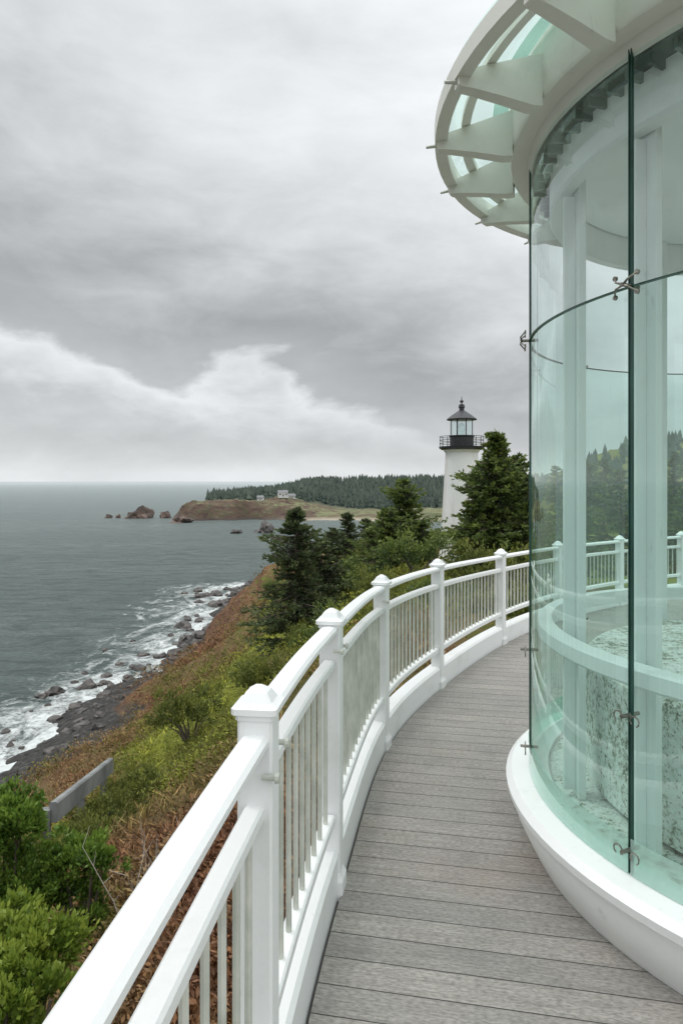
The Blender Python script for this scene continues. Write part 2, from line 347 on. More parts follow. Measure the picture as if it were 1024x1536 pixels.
hs=rng.uniform(7,13,len(wx)); V,Fc,Aa=spires(zip(wx,wy,wz-.5),hs,hs*.3,5)
tag(link('woodland',npmesh('woodland',V,Fc,Aa),M['forest']),'wooded hill behind the glass pavilion at right','woodland',kind='stuff')
def house(px,Yd,w,d,h_,rz,label,wall=M['housewall']):
    x=(px-512)/F*Yd; z=float(HL(x,Yd))+.2
    t=empty('house',(x,Yd,z),label,'house',rz=rz)
    MB().box((0,0,h_/2-.7),(w,d,h_+1.4)).build('wall',wall,t)
    e=.4; m=MB(); a,b=w/2+e,d/2+e; zt=h_+.01; rp=h_+d*.33
    m.add([(-a,-b,zt),(a,-b,zt),(a,b,zt),(-a,b,zt),(-a,0,rp),(a,0,rp)],[(0,1,5,4),(2,3,4,5),(1,2,5),(3,0,4),(0,3,2,1)]); ro=m.build('roof',M['roofing'],t)
    MB().box((w*.2,d*.1,rp),(.6,.6,1.2)).build('chimney',M['concrete'],ro)
    for u in (-.32,.32): MB().box((u*w,-d/2-.03,h_*.55),(w*.16,.08,h_*.35)).build('window',M['pane'],t)
    MB().box((0,-d/2-.03,1.0),(.9,.08,2.0)).build('door',M['pane'],t)
house(424,580,8,6,3.2,R(12),'larger white house with grey roof standing on the distant headland')
house(391,572,5,4.5,2.5,R(-8),'small white house at the left of the houses on the headland')
house(437,592,6,5,2.6,R(20),'low white house at the right of the houses on the headland')
# ---------------------------------------------------------------- rocks
def rock(name,x,y,z,sx,sy_,sz_,mat,label,cat='rock',group=None,sub=3,jag=.55):
    import bmesh
    bm=bmesh.new(); bmesh.ops.create_icosphere(bm,subdivisions=sub,radius=1)
    from mathutils import noise
    off=Vector((random.random()*50,random.random()*50,random.random()*50))
    for v in bm.verts:
        q=v.co.copy(); f=1+jag*noise.fractal(q*1.1+off,1,2,4)+.12*noise.noise(q*5+off)
        v.co=Vector((q.x*sx*f,q.y*sy_*f,max(q.z,-.35)*sz_*f*(1+.3*noise.noise(q*2+off))))
    me=bpy.data.meshes.new(name); bm.to_mesh(me); bm.free()
    o=link(name,me,mat,loc=(x,y,z)); o.rotation_euler=(0,0,random.random()*6); return tag(o,label,cat,group)
for px,py,wpx,hpx,lab in [(212,777,42,18,'largest red brown sea stack with a peaked top off the headland'),
    (247,777,22,10,'middle sized sea rock just right of the largest stack'),(270,784,34,10,'low flat sea rock in front of the headland tip'),
    (163,777,12,5,'small outermost rock at the left of the sea stacks'),(178,777,10,6,'small rock between the outermost rock and the largest stack'),
    (395,799,34,16,'dark pointed sea rock in the bay beyond the spruce'),(355,800,20,6,'low dark sea rock left of the dark pointed one')]:
    x,y=at(px,py,SEA); s=y/F
    rock('sea_rock',x,y,SEA,wpx*s/2,wpx*s/2.6,hpx*s*.9,M['rock_red'] if px<300 else M['rock_dark'],lab,jag=.75)
srk=[(80,1042,28),(62,1047,18),(135,1031,32),(112,1064,24),(180,998,14),(210,1004,22),(240,987,20),(265,968,14),(276,942,28),(300,954,14),(326,909,24),
 (320,941,18),(338,926,18),(160,1016,16),(8,1100,16),(348,902,16),(300,930,12),(225,1012,14),(100,1100,18),(150,1058,16),(255,996,16),(200,1030,12)]
for i in range(56):
    y=random.uniform(72,190); x=float(shore(y))-abs(random.gauss(0,1))*4.5; srk.append(((x/y)*F+512,722+30*F/y,random.uniform(7,18)))
for px,py,w in srk:
    x,y=at(px,py,SEA); s=y/F*w/2
    rock('surf_rock',x,y,SEA+.08,s,s*.8,s*.65,M['rock_dark'],'small dark wet rock sitting in the white surf',group='rocks in the surf',sub=2)
for i in range(120):
    y=random.uniform(66,190); x=float(shore(y))+random.uniform(0,9 if y<110 else 5); s=random.uniform(.3,1.0)*(1.6 if y>105 else 1)
    rock('shore_boulder',x,y,float(H(x,y))-.05,s,s*.8,s*.7,M['rock_dark'],'dark boulder lying on the shore at the foot of the slope',cat='boulder',group='boulders along the foot of the slope',sub=2)
# ---------------------------------------------------------------- vegetation
def cards(C,Dir,size,width,r,fold=0):
    n=len(C); Dn=Dir/np.linalg.norm(Dir,axis=1,keepdims=True)
    U=r.normal(size=(n,3)); U-= (U*Dn).sum(1,keepdims=True)*Dn; U/=np.linalg.norm(U,axis=1,keepdims=True)
    s=size[:,None]; w=width[:,None]
    V=np.stack([C,C+Dn*s*.5+U*w*.5,C+Dn*s,C+Dn*s*.5-U*w*.5],1).reshape(-1,3)
    Fq=np.arange(4*n).reshape(n,4); return V,Fq
def conifer(x,y,h_,rr,label,mat='spruce',seed=0,group=None,ragged=.35,z=None,lean=0.,bare=.06,tip=.8,dens=1.0):
    r=np.random.default_rng(seed); z=float(H(x,y))-.2 if z is None else z
    t=empty('conifer_tree',(x,y,z),label,'tree',group)
    m=MB().tube([(0,0,-.3),(lean*.2,0,h_*.4),(lean,0,h_*.97)],[h_*.022,h_*.014,h_*.003],7)
    C=[];Dd=[];sz=[];rn=[]
    nb=int((85+h_*5)*dens)
    for b in range(nb):
        f=bare+(1-bare)*(b/nb)**.9; zz=f*h_; L=rr*(1-f)**tip*(1-ragged+2*ragged*r.random())*(.8+.35*math.sin(f*17+seed))+.02*h_
        a=r.random()*2*PI; k_=int(10+L/rr*34); br=r.random(); sl=r.normal()*.12-.16; up=.28 if f>.6 else .05
        m.tube([(lean*f*f,0,zz),(math.cos(a)*L*.75+lean*f*f,math.sin(a)*L*.75,zz+(.05+(sl+up)*.6)*L)],[h_*.004,h_*.0015],4)
        for j in range(k_):
            u=((j+r.random())/k_)**.8; d=u*L
            for q in range(2):
                side=r.normal()*.13*L*(1.15-u)
                px_=math.cos(a)*d-math.sin(a)*side+lean*f*f; py_=math.sin(a)*d+math.cos(a)*side
                C.append((px_,py_,zz+(sl+up*u)*d+r.normal()*.02*L-abs(side)*.25))
                Dd.append((math.cos(a)+r.normal()*.6,math.sin(a)+r.normal()*.6,up+r.normal()*.35)); sz.append((h_**.6)*(.055+.045*r.random())); rn.append(min(1,max(0,.05+.6*u+.3*br+r.normal()*.12)))  # needle tone lightens towards the branch tips
    m.build('trunk',M['bark'],t)
    C=np.array(C);Dd=np.array(Dd);sz=np.array(sz)
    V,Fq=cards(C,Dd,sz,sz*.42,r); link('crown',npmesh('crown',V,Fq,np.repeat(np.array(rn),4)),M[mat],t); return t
def bushy(name,x,y,z,blobs,nleaf,leaf,label,cat,mat,seed=0,group=None,trunk=True,up=.2):
    r=np.random.default_rng(seed); t=empty(name,(x,y,z),label,cat,group); Cs=[];Ds=[];rn=[]
    tot=sum(b[3]**2 for b in blobs)
    for bx,by,bz,br,bh in blobs:
        k_=int(nleaf*br*br/tot); sub=max(4,int(k_/45)); 
        dirs=r.normal(size=(sub,3)); dirs/=np.linalg.norm(dirs,axis=1,keepdims=True); dirs[:,2]=np.where(dirs[:,2]<-.3,-dirs[:,2],dirs[:,2])
        cc=dirs*np.array([br,br,bh])*r.uniform(.45,1.12,(sub,1)); idx=r.integers(0,sub,k_)
        off=r.normal(size=(k_,3))*np.array([br,br,bh])*.15
        P=cc[idx]+off; Cs.append(P+np.array([bx,by,bz])); 
        Ds.append(P/np.array([br,br,bh])+r.normal(size=(k_,3))*.6+np.array([0,0,up]))
        q=np.linalg.norm(P/np.array([br,br,bh]),axis=1); rn.append(np.clip((q-.35)*.6+.35*P[:,2]/bh*.8+r.random(sub)[idx]*.35+r.normal(size=k_)*.1,0,1))  # leaf tone lightens outward and towards the top
    C=np.concatenate(Cs);D_=np.concatenate(Ds);rn=np.concatenate(rn); s=leaf*r.uniform(.6,1.3,len(C))
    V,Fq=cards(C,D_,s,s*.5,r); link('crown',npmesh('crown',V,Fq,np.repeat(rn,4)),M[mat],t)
    if trunk:
        m=MB()
        for bx,by,bz,br,bh in blobs: m.tube([(bx*.1,by*.1,-.3),(bx*.5,by*.5,bz*.5),(bx,by,bz)],[max(.02,bh*.09),max(.015,bh*.05),.01],6)
        m.build('trunk',M['bark'],t)
    return t
def W(px,Yd): return (px-512)/F*Yd
def con(px,ytop,Yd,rr,label,**k):
    x=W(px,Yd); zt=-(ytop-722)/F*Yd; conifer(x,Yd,zt-float(H(x,Yd))+.2,rr,label,**k)
con(444,764,52,4.5,'tall dark spruce at the left end of the near trees above the cliff',seed=1,tip=.66,dens=2.1,ragged=.4,bare=.02)
con(482,808,56,3.4,'short dark spruce tucked behind the tall leftmost spruce',seed=2,tip=.6,dens=1.4)
con(521,770,74,4.2,'pointed spruce in the middle of the row left of the lighthouse',seed=3,tip=.75,dens=1.7)
con(549,779,78,3.8,'narrow pointed spruce just right of the middle spruce',seed=4,tip=.75,dens=1.6)
con(498,793,70,3.4,'small spruce on the ridge left of the middle spruce',seed=5,tip=.7,dens=1.5)
con(612,720,60,3.8,'tall windblown dark conifer standing alone left of the lighthouse',seed=11,mat='pine',ragged=.6,tip=.5,bare=.06,lean=-.4,dens=1.9)
con(583,764,58,3.2,'bushy conifer at the left foot of the windblown one',seed=12,mat='pine',ragged=.5,tip=.5,dens=1.6)
con(634,780,56,2.0,'bushy conifer between the windblown one and the lighthouse',seed=13,mat='pine',ragged=.5,tip=.5,dens=1.3)
con(560,792,64,3.2,'round topped conifer between the narrow spruce and the windblown one',seed=15,mat='pine',ragged=.4,tip=.45,dens=1.5)
con(741,650,50,4.0,'large spreading green conifer rising at the right of the lighthouse',seed=21,mat='pine',ragged=.5,tip=.60,bare=.02,dens=2.6)
con(773,684,52,3.2,'bushy conifer behind the right side of the large spreading one',seed=22,mat='pine',ragged=.5,tip=.5,bare=.02,dens=1.8)
con(711,740,49,2.1,'low bushy conifer at the left foot of the large spreading one',seed=23,mat='pine',ragged=.5,tip=.5,bare=.02,dens=1.6)
con(792,712,48,2.4,'dark conifer standing beside the left edge of the glass',seed=24,mat='pine',ragged=.45,tip=.55,bare=.02,dens=1.3)
shr=[(575,54,2.8),(600,50,2.5),(540,54,2.3),(625,44,1.9),(640,36,1.2),(505,56,2.0),(560,64,3.0),(590,70,3.2),(485,50,1.8),(520,45,1.5),(700,38,1.5),(770,42,2.6),(735,36,1.9),(580,42,1.5),(610,36,1.3),(665,32,1.1),(720,28,1.2),(775,26,1.4),(470,42,1.2),(545,36,1.1),(440,90,2.2),(425,105,2.2),(535,85,3),(470,80,2.2),(600,90,3.0),(455,120,2.4),(440,46,1.2),(500,38,1.0)]
for i,(px,Yd,s) in enumerate(shr):
    x=W(px,Yd); r2=random.Random(i)
    bl=[(r2.uniform(-.8,.8)*s,r2.uniform(-.5,.5)*s,s*r2.uniform(.2,.6),s*r2.uniform(.6,.9),s*r2.uniform(.45,.8)) for _ in range(4)]
    bushy('shrub',x,Yd,float(H(x,Yd))-.1,bl,2800,.11*s,'olive green rounded shrub growing on the slope below the trees','shrub','brushy' if i%3 else 'pine',40+i,group='shrubs on the ridge below the trees',up=.4)
for i,(px,Yd,yt) in enumerate([(835,60,700),(880,66,690),(930,58,705),(985,64,688),(1040,60,690),(905,80,690),(1010,85,680),(860,48,735)]):
    con(px,yt,Yd,(10+i%3)*.3,'dark green conifer seen through the curved glass',mat='pine',seed=70+i,group='conifers seen through the glass',tip=.6,dens=.8)
def scatter(n,y0,y1,seed,pred=None):
    r=np.random.default_rng(seed); y=y0*(y1/y0)**r.random(n); u=r.uniform(-.62,.30,n); x=u*y-.2
    xb=shore(y)+np.interp(y,ys,wv)+1+np.interp(y,[80,100,115,150],[0,2,6,9])
    k_=(x>xb)
    path=np.interp(y,[0,1.6,2.7,4.1,5.3,6.7,7.9,8.9,10],[-.6,-.45,-.3,0,.5,1.3,2.2,3.2,5])
    k_&=(x<path-.12)|(y>10.5)
    return x[k_],y[k_],r
x,y,r=scatter(38000,2.2,105,5); z=H(x,y); dist=np.hypot(x,y)
thin=(fbm(x/3,y/3,3)+r.random(len(x))*.5>-.15); x,y,z,dist=x[thin],y[thin],z[thin],dist[thin]
nb=9; X_=np.repeat(x,nb);Y_=np.repeat(y,nb);Z_=np.repeat(z,nb);Ds_=np.repeat(dist,nb); n=len(X_)
hv=np.repeat(.6+1.0*(fbm(x/4+9,y/4,3)+.3),nb)
sp=.08+.010*Ds_
C=np.stack([X_+r.normal(size=n)*sp,Y_+r.normal(size=n)*sp,Z_-.04],1)
D_=np.stack([r.normal(size=n)*.8,r.normal(size=n)*.8,r.uniform(.3,1.1,n)],1)
s=(.14+.006*Ds_)*r.uniform(.5,1.5,n)*np.clip(hv,.4,1.5); wd_=s*.06+.0005*Ds_
V,Fq=cards(C,D_,s,wd_,r)
o=link('heath_grass',npmesh('heath_grass',V,Fq,np.repeat(r.random(n),4)),M['scrub']); tag(o,'tangled dry brown grass and low heath covering the slope','grass',kind='stuff')
x,y,r=scatter(6500,4,130,9); msk=(fbm(x/5,y/5,3)+.12*sm((y-8)/20)>-.03); x,y=x[msk],y[msk]; z=H(x,y); dist=np.hypot(x,y); nl=60
X_=np.repeat(x,nl);Y_=np.repeat(y,nl);Z_=np.repeat(z,nl);Ds_=np.repeat(dist,nl); n=len(X_)
d=r.normal(size=(n,3)); d/=np.linalg.norm(d,axis=1,keepdims=True); d[:,2]=abs(d[:,2]); rr_=(.14+.013*Ds_)*np.repeat(r.uniform(.5,1.8,len(x)),nl)
C=np.stack([X_,Y_,Z_],1)+d*np.stack([rr_*1.3,rr_*1.3,rr_*.7],1)
V,Fq=cards(C,d+r.normal(size=(n,3))*.5,(.045+.0025*Ds_)*r.uniform(.6,1.4,n),(.022+.0014*Ds_),r)
o=link('heath_scrub',npmesh('heath_scrub',V,Fq,np.repeat(np.clip(d[:,2]*.7+r.random(n)*.3,0,1),4)),M['scrub']); tag(o,'low leafy scrub in olive and rust patches on the slope','scrub',kind='stuff')  # scrub tone lightens towards the top of each clump
def near(px,py,Yd,s,n,leaf,mat,label,seed,low=False):
    x=W(px,Yd); zt=-(py-722)/F*Yd; zg=float(H(x,Yd))-.1; hh=zt-zg; r2=random.Random(seed)
    if low: hh=min(hh,s*1.1)
    bl=[(r2.uniform(-.7,.7)*s,r2.uniform(-.6,.6)*s,hh-s*r2.uniform(.3,.75),s*r2.uniform(.4,.6),s*r2.uniform(.35,.55)) for _ in range(9)]
    if hh>s*1.3:
        for j in range(7): bl.append((r2.uniform(-.7,.7)*s,r2.uniform(-.5,.6)*s,(hh-s)*r2.uniform(.2,.95),s*r2.uniform(.45,.6),s*.5))
        n=int(n*1.5)
    bushy('shrub',x,Yd,zg,bl,n,leaf,label,'shrub',mat,seed,up=.8)
near(30,1380,4.2,.37,8000,.043,'yellowgreen','yellow green glossy shrub in the bottom left corner',101)
near(14,1200,6.6,.48,8500,.055,'bright','bright green leafy shrub at the left edge above the corner one',102)
near(122,1262,6.8,.34,5500,.048,'bright','smaller green leafy shrub right of the bright one at the left edge',103)
near(5,1475,3.6,.30,3500,.043,'yellowgreen','low yellow green shrub at the very bottom of the left edge',104)
near(205,1105,22,1.0,3500,.10,'brushy','green scrubby bush on the brow of the slope above the beach',105,True)
near(285,1025,30,1.6,4500,.13,'brushy','green gorse bush farther along the brow of the slope',106,True)
near(400,965,38,2.0,5500,.15,'brushy','wide green gorse bush on the slope below the tall spruce',107,True)
x=W(205,6.0); zg=float(H(x,6.0)); t=empty('bare_bush',(x,6.0,zg),'leafless pale twigs standing in the dry grass beyond the railing','bush')
m=MB(); r2=random.Random(8); zt=-(1205-722)/F*6-zg
for i in range(7):
    p=Vector((r2.uniform(-.1,.1),r2.uniform(-.1,.1),-.1)); pts=[p.copy()]; d=Vector((r2.uniform(-.12,.12),r2.uniform(-.12,.12),1))
    for j in range(6):
        d+=Vector((r2.uniform(-.18,.18),r2.uniform(-.18,.18),0)); p=p+d.normalized()*zt/6.2*r2.uniform(.75,1); pts.append(p.copy())
        if j>1:
            q=p+Vector((r2.uniform(-.12,.12),r2.uniform(-.1,.1),r2.uniform(.08,.2))); m.tube([p,q],[.0035,.0015],4)
    m.tube(pts,[.008,.007,.006,.005,.004,.003,.002],5)
m.build('branch',M['twig'],t)
# grey slab barrier half hidden in the brush
a=Vector((W(80,12),12,-(1222-722)/F*12)); b=Vector((W(166,17.0),17.0,-(1150-722)/F*17.0)); t=empty('barrier_wall',(a.x,a.y,float(H(a.x,a.y))),'low grey slab barrier slanting down the slope half hidden in brush at the left','barrier')
inv=Vector(t.location)
pr=[(-.07,-.14),(.07,-.14),(.07,.19),(.045,.22),(-.045,.22),(-.07,.19)]
m=MB(); m.sweep([a-inv,(a+b)/2-inv,b-inv],pr); m.build('slab',M['greywood'],t)
for q in (.0,.5,.95):
    p=a.lerp(b,q); g_=float(H(p.x,p.y))-.4; MB().box((p.x-inv.x-.12,p.y-inv.y,(p.z+.1+g_)/2-inv.z),(.14,.16,p.z+.1-g_),.25).build('post',M['greywood'],t)
for i,(q,dx,ht) in enumerate([(.1,.45,.25),(.35,.5,.25),(.62,.5,.27),(.85,.55,.25),(.02,-.5,.1)]):
    p=a.lerp(b,q); xx,yy=p.x+dx,p.y-.5; zg=float(H(xx,yy))-.1; hh=max(p.z-ht-zg,.4); r2=random.Random(i+5)
    bl=[(r2.uniform(-.4,.4),r2.uniform(-.3,.3),hh-r2.uniform(.25,.5),.45,.38) for _ in range(6)]+[(r2.uniform(-.4,.4),r2.uniform(-.3,.3),(hh-.4)*r2.uniform(.2,.9),.45,.4) for _ in range(4)]
    bushy('shrub',xx,yy,zg,bl,3400,.07,'olive scrub bush growing against the low grey slab barrier','shrub','brushy',150+i,group='scrub bushes against the barrier',up=.6)
# ---------------------------------------------------------------- lighthouse
LX,LY=W(692,75),75.; gz=float(H(LX,LY))-.5
t=empty('lighthouse',(LX,LY,0),'tall white tapered lighthouse with black lantern room among the trees','lighthouse')
MB().lathe([(0,gz),(2.9,gz),(2.85,gz+.6),(2.62,gz+.7),(2.35,-7.5),(2.0,-1.5),(1.76,3.1),(1.9,3.25),(2.0,3.45),(0,3.45)],48).build('tower',M['plaster'],t,True)
MB().lathe([(0,3.46),(2.2,3.46),(2.45,3.62),(2.48,3.8),(0,3.8)],40).build('gallery',M['black'],t,True)
m=MB()
for i in range(18):
    a_=2*PI*i/18; m.tube([(2.38*math.cos(a_),2.38*math.sin(a_),3.8),(2.38*math.cos(a_),2.38*math.sin(a_),4.9)],.025,5)
for z_ in (4.9,4.5,4.15): m.lathe([(2.36,z_-.025),(2.41,z_-.025),(2.41,z_+.025),(2.36,z_+.025)],40,closed=True)
m.build('gallery_railing',M['black'],t)
MB().lathe([(0,3.86),(1.3,3.86),(1.3,4.85),(1.42,4.92),(1.42,5.02),(0,5.02)],24).build('lantern_base',M['black'],t)
MB().lathe([(1.22,5.02),(1.22,6.75)],10).build('lantern_glass',M['lantern'],t)
m=MB()
for i in range(8):
    a_=2*PI*i/8+.2; m.tube([(1.25*math.cos(a_),1.25*math.sin(a_),5.0),(1.25*math.cos(a_),1.25*math.sin(a_),6.8)],.05,5)
m.build('lantern_frame',M['black'],t)
MB().lathe([(0,5.02),(.3,5.02),(.32,5.5),(.42,5.8),(.32,6.2),(.15,6.4),(0,6.4)],16).build('lamp',M['lantern'],t,True)
MB().lathe([(0,6.7),(1.62,6.72),(1.64,6.82),(1.1,7.25),(.5,7.65),(.28,7.8),(.28,8.05),(.36,8.1),(.3,8.4),(.12,8.5),(0,8.5)],24).build('roof',M['black'],t,True)
MB().lathe([(0,8.45),(.06,8.45),(.06,8.6),(.2,8.7),(.2,8.85),(.05,8.98),(.03,9.3),(0,9.35)],12).build('finial',M['black'],t,True)
# ---------------------------------------------------------------- railing
DZ=-1.6
PTS=[(-.43,-1.7,-.47),(-.36,-.05,-.47),(-.194,1.6,-.477),(-.04,2.69,-.50),(.241,4.12,-.563),(.748,5.32,-.603),(1.57,6.74,-.665),(2.5,7.9,-.69),(3.6,8.85,-.70),(4.75,9.56,-.70),(6.1,10.15,-.70),(7.6,10.6,-.70)]
def cr(i,t):
    p0,p1,p2,p3=[Vector(PTS[max(0,min(len(PTS)-1,i+k))]) for k in(-1,0,1,2)]
    t2,t3=t*t,t*t*t
    return .5*((2*p1)+(-p0+p2)*t+(2*p0-5*p1+4*p2-p3)*t2+(-p0+3*p1-3*p2+p3)*t3)
rail=empty('railing',(0,0,DZ),'long curved white railing with square capped posts along the deck edge','railing')
def rl(p): return (p[0],p[1],p[2]-DZ)
def tang(i,t=0):
    a=cr(i,max(t-.02,0));b=cr(i,t+.02); d=b-a; return math.atan2(d.y,d.x)
for i in range(1,len(PTS)-1):
    x,y,zt=PTS[i]; an=tang(i) ; hh=zt-DZ
    m=MB(); w=.041; b_=.006
    sec=[(-w+b_,-w),(w-b_,-w),(w,-w+b_),(w,w-b_),(w-b_,w),(-w+b_,w),(-w,w-b_),(-w,-w+b_)]
    def ring(z,k_): 
        ca,sa=math.cos(an),math.sin(an); return [(x+(u*ca-v*sa)*k_,y+(u*sa+v*ca)*k_,z) for u,v in sec]
    def stack(m,lv):
        vs=[];[vs.extend(ring(z,k_)) for z,k_ in lv]; fs=[(q*8+j,q*8+(j+1)%8,(q+1)*8+(j+1)%8,(q+1)*8+j) for q in range(len(lv)-1) for j in range(8)]
        fs+=[tuple(range(8))[::-1],tuple((len(lv)-1)*8+j for j in range(8))]; m.add(vs,fs)
    stack(m,[(-.02,1.30),(.05,1.30),(.065,1.12),(.08,1.0),(hh-.07,1.0)]); po=m.build('post',M['white'],rail)
    m=MB(); stack(m,[(hh-.07,1.10),(hh-.060,1.10),(hh-.056,1.29),(hh-.042,1.30),(hh-.038,1.15),(hh-.032,.95),(hh-.012,.62),(hh,.18)]); m.build('cap',M['white'],po)
far=MB()
for i in range(1,len(PTS)-2):
    L=(Vector(PTS[i+1])-Vector(PTS[i])).length; n=14
    e=.042/L; ts=[e+(1-2*e)*k_/n for k_ in range(n+1)]
    dz=.105 if i==1 else .065; md=.155 if i==1 else .125
    top=[rl(cr(i,t)-Vector((0,0,dz+.032))) for t in ts]; mid=[rl(cr(i,t)-Vector((0,0,dz+.040+md))) for t in ts]
    bot=[(cr(i,t).x,cr(i,t).y,.27) for t in ts]; full=[(cr(i,k_/n).x,cr(i,k_/n).y,.0) for k_ in range(n+1)]
    MB().sweep(top,bevelprof(.066,.032,.009,.003)).build('top_rail',M['white'],rail)
    MB().sweep(mid,bevelprof(.046,.036,.006)).build('middle_rail',M['white'],rail)
    MB().sweep(bot,bevelprof(.048,.04,.006)).build('bottom_rail',M['white'],rail)
    MB().sweep(full,[(-.07,-.22),(.034,-.22),(.034,.15),(.02,.165),(-.06,.165),(-.07,.15)]).build('kerb_board',M['white'],rail)
    nb=int(round(L/(.108 if i<3 else .088)))
    for k_ in range(1,nb):
        p=cr(i,k_/nb); z1=p.z-DZ-dz-.040-md+.002
        tgt=far if i>5 else MB()
        tgt.tube([(p.x,p.y,.308),(p.x,p.y,z1)],.0085,8)
        if i<=5: tgt.build('baluster',M['steel'],rail,True)
    if i<4:
      for tt in (e*.2+e,1-e*1.4):
        m=MB(); p=cr(i,tt); a_=tang(i,tt); q=Vector((math.sin(a_),-math.cos(a_),0)); pz=p.z-DZ-dz-.09
        m.tube([(p.x+q.x*.02,p.y+q.y*.02,pz),(p.x+q.x*.05,p.y+q.y*.05,pz),(p.x+q.x*.0505,p.y+q.y*.0505,pz),(p.x+q.x*.06,p.y+q.y*.06,pz)],[.007,.007,.013,.011],10)
        m.build('bolt',M['steel'],rail,True)
fb=far.build('far_balusters',M['steel'],rail); fb['kind']='stuff'
# ---------------------------------------------------------------- deck
left=[]
for i in range(0,len(PTS)-1):
    for k_ in range(10):
        p=cr(i,k_/10); a_=tang(i,k_/10); left.append((p.x+math.sin(a_)*.045,p.y-math.cos(a_)*.045))
left.append((7.6,10.5)); poly=left+[(9,10.5),(9,-1.7)]
m=MB(); n=len(poly)
m.add([(x,y,DZ) for x,y in poly]+[(x,y,DZ-.2) for x,y in poly],[tuple(range(n))[::-1],tuple(range(n,2*n))]+[(i,(i+1)%n,n+(i+1)%n,n+i) for i in range(n)])
tag(m.build('deck',M['deck']),'weathered grey timber board walkway curving between railing and glass','deck',kind='structure')
for i in (1,2,3,4,5,6,7):
    p=PTS[i]; g_=float(H(p[0]+.3,p[1]))-.3
    tag(MB().box((0,0,(DZ-.2-g_)/2),(.16,.16,DZ-.2-g_)).build('deck_support',M['wood'],loc=(p[0]+.25,p[1],g_)),'square timber support standing under the deck edge','support post','timber supports under the deck edge')
# ---------------------------------------------------------------- glass pavilion
CX,CY=2.136,2.85
pv=empty('glass_pavilion',(CX,CY,0),'round glass pavilion with mint curved panes and a ribbed canopy','pavilion')
MB().lathe([(0,-1.33),(1.22,-1.33),(1.22,-1.31),(1.385,-1.32),(1.41,-1.345),(1.405,-1.375),(1.385,-1.39),(1.37,-1.46),(1.33,-1.54),(1.30,-1.598),(0,-1.598)],96).build('base',M['white'],pv,True)
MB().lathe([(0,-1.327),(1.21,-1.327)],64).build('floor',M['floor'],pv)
MB().lathe([(1.02,-1.322),(1.055,-1.30),(1.055,-.80),(1.04,-.785),(0,-.775)],72).build('speckled_drum',M['floor'],pv,True)  # added drum; its speckle stands in for the hazy mottling of the lower panes
MB().lathe([(0,-4),(1.1,-4),(1.1,-1.82),(0,-1.82)],32).build('foundation',M['concrete'],pv)
for i,a_ in enumerate([178,202,226,250,274,298,322,346,10,34,58,82,106]):
    a=R(a_); m=MB(); m.box((1.135*math.cos(a),1.135*math.sin(a),.029),(.03,.105,2.705),a)
    c=m.build('column',M['greenwhite'],pv)
    MB().box((1.174*math.cos(a),1.174*math.sin(a),-.05),(.046,.022,2.5),a).build('glazing_fin',M['greenwhite'],c)
MB().lathe([(1.205,-.700),(1.262,-.700),(1.270,-.690),(1.270,-.640),(1.262,-.630),(1.205,-.630)],96,closed=True).build('ring_rail',M['greenwhite'],pv,True)
MB().lathe([(1.155,1.22),(1.205,1.22),(1.215,1.235),(1.215,1.40),(1.155,1.40)],96,closed=True).build('ring_beam',M['greenwhite'],pv)
MB().lathe([(0,1.40),(.6,1.395),(1.148,1.385)],64).build('ceiling',M['greenwhite'],pv,True)
MB().lathe([(1.20,1.404),(1.292,1.412)],96).build('reflection_band',M['edge'],pv)  # dark ring modelled to imitate the canopy reflected in the upper glass
m=MB()
for i in range(88):
    a=2*PI*i/88; m.box((1.25*math.cos(a),1.25*math.sin(a),1.385),(.075,.014,.035),a)
m.build('reflection_teeth',M['edge'],pv)  # teeth added to imitate reflected canopy ribs
MB().lathe([(1.295,1.415),(1.315,1.468),(1.385,1.468),(1.395,1.485),(1.395,1.70),(1.37,1.73),(.9,1.85),(0,1.95)],96).build('roof',M['cream'],pv,True)
step=R(40); gap=R(.22)
def pane(a0,z0,z1,mt,tone):
    m=MB(); m.lathe([(1.3,z0),(1.3,z1)],18,a0+gap,a0+step-gap); p=m.build('glass_pane',mt,pv,True)
    m=MB(); 
    for b in (a0+gap,a0+step-gap): m.add([(r_*math.cos(b+d_),r_*math.sin(b+d_),z) for z in(z0,z1) for r_,d_ in((1.294,-.0015),(1.306,-.0015),(1.306,.0015),(1.294,.0015))],[(0,1,5,4),(1,2,6,5),(2,3,7,6),(3,0,4,7)])
    m.lathe([(1.293,z1),(1.307,z1),(1.307,z1+.005),(1.293,z1+.005)],18,a0+gap,a0+step-gap,closed=True)
    m.build('pane_edge',M['edge'],p)
    return p
for i in range(9):
    a0=R(205.9)+i*step
    p=pane(a0,-1.31,.648,M['glass'],0)
    MB().lathe([(1.3085,-1.312),(1.3085,-1.19)],18,a0+gap,a0+step-gap).build('frosted_strip',M['strip'],p,True)
    pane(a0,.658,1.46,M['glass_up'],0)
def fitting(m,a,z,kind):
    c=Vector((1.315*math.cos(a),1.315*math.sin(a),z)); rd=Vector((math.cos(a),math.sin(a),0)); tg=Vector((-math.sin(a),math.cos(a),0)); up=Vector((0,0,1))
    m.tube([c-rd*.05,c+rd*.03],.007,8)
    if kind:
        for s1 in(-1,1):
            for s2 in(-1,1): m.tube([c+rd*.022,c+rd*.03+tg*.025*s1+up*.012*s2,c+rd*.01+tg*.045*s1+up*.032*s2],[.005,.0035,.003],6); m.tube([c+rd*.005+tg*.045*s1+up*.032*s2,c+rd*.012+tg*.045*s1+up*.032*s2],.009,8)
    else:
        for s1 in (-1,1):
            pts=[c+tg*(.034*s1+.018*math.cos(q)*s1)+up*(.017*math.sin(q)-.01)+rd*.008 for q in [PI*(1.25-1.6*j/8) for j in range(9)]]; m.tube(pts,.0028,6)
